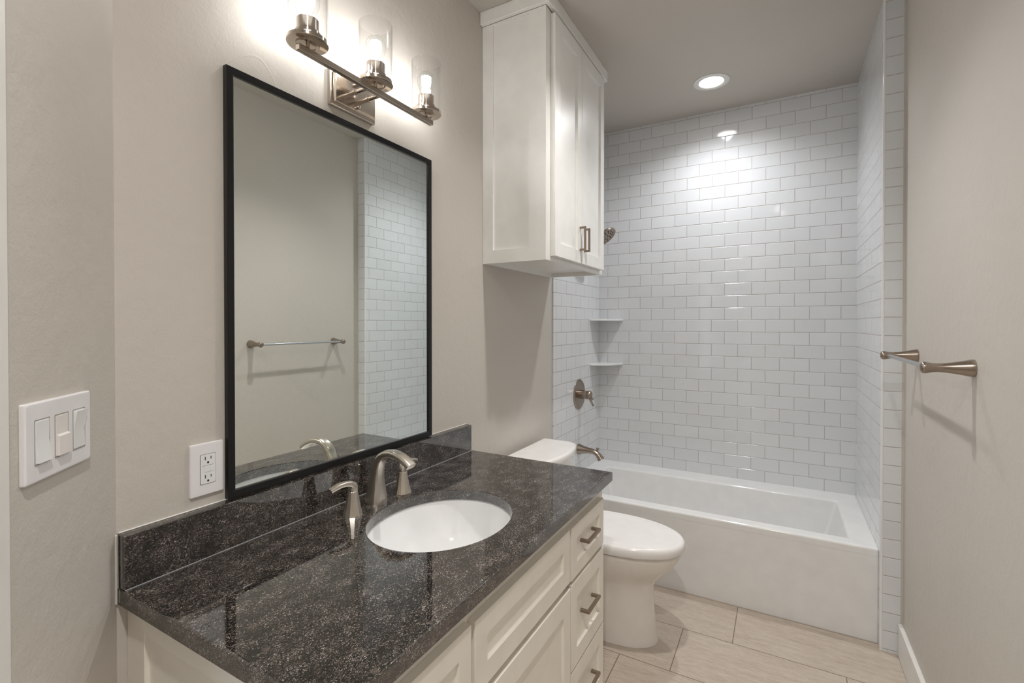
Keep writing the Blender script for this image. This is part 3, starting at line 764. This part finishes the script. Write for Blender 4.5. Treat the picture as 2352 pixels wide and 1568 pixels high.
for k, (sc, mat, up_) in enumerate(((0.2295, 'plastic2', False), (0.1830, 'almond', None), (0.1365, 'plastic2', True))):
    b = MB(); b.box(sc - 0.0172, sc + 0.0172, 0.0078, 0.0086, zc - 0.0345, zc + 0.0345, 0.0003, 1)
    ang_local(b); rim = b.build('switch', M['mark'] if False else M[mat], sw)
    b = MB()
    h = 0.0315; w = 0.0148
    if up_ is False: prof = [(0.0098, h), (0.0092, 0.0), (0.0138, -h)]
    elif up_ is True: prof = [(0.0138, h), (0.0092, 0.0), (0.0098, -h)]
    else: prof = [(0.0095, h), (0.0095, 0.002), (0.0135, -0.0005), (0.0142, -h)]
    rings = []
    for off, dz in prof: rings.append([Vector((sc - w, off, zc + dz)), Vector((sc + w, off, zc + dz)), Vector((sc + w, 0.0085, zc + dz)), Vector((sc - w, 0.0085, zc + dz))])
    b.loft(rings); ang_local(b); b.build('rocker', M[mat], rim, 20)
    b = MB()
    for zz in (zc - 0.0338, zc + 0.0338): b.box(sc - 0.0168, sc + 0.0168, 0.0084, 0.0088, zz - 0.0008, zz + 0.0008)
    for ss in (sc - 0.0166, sc + 0.0166): b.box(ss - 0.0007, ss + 0.0007, 0.0084, 0.0088, zc - 0.034, zc + 0.034)
    ang_local(b); b.build('gap_line', M['mark'], rim)
# ---------------------------------------------------------------- outlet beside the mirror
ou = thing('wall_outlet', 'white wall outlet with two sockets left of the mirror', 'outlet', (0, 0.3056, 1.0505))
y0, y1, z0, z1 = 0.2685, 0.3428, 0.9908, 1.1103
def oring(d, x, r=0.003): return [Vector((x, p.x, p.y)) for p in rrect(y0 + d, y1 - d, z0 + d, z1 - d, r, 0, 3)]
b = MB(); b.loft([oring(0, 0.0003), oring(0, 0.0045), oring(0.001, 0.0065), oring(0.004, 0.0072)]); b.build('cover_plate', M['plastic'], ou, 30)
yc, zc = (y0 + y1) / 2 + 0.0008, (z0 + z1) / 2
b = MB(); b.mi = 0
rr2 = lambda d, x: [Vector((x, p.x, p.y)) for p in rrect(yc - 0.0166 + d, yc + 0.0166 - d, zc - 0.0335 + d, zc + 0.0335 - d, 0.0025, 0, 4)]
b.loft([rr2(0.0, 0.007), rr2(0.0, 0.0082), rr2(0.0005, 0.0086)])
b.mi = 1
b.loft([rr2(-0.0007, 0.0070), rr2(-0.0007, 0.0076)])
for zz in (zc + 0.021, zc - 0.021):
    b.box(0.0084, 0.00875, yc - 0.0076, yc - 0.0056, zz - 0.0002, zz + 0.0078); b.box(0.0084, 0.00875, yc + 0.0052, yc + 0.0070, zz + 0.0008, zz + 0.0072)
    b.lathe([(0.0024, 0), (0.0024, 0.0004)], (0.0084, yc - 0.0004, zz - 0.0062), (1, 0, 0), 14)
b.mi = 2
b.box(0.0084, 0.0089, yc - 0.0125, yc + 0.0125, zc + 0.0078, zc + 0.0088)
rec = b.build('receptacle', [M['plastic2'], M['dark'], M['mark']], ou)
for a0, a1 in ((-0.0085, 0.0028), (0.0040, 0.0115)):
    b = MB(); b.box(0.0084, 0.0094, yc + a0, yc + a1, zc - 0.0066, zc + 0.0066, 0.0003, 1); b.build('button', M['plastic2'], rec)
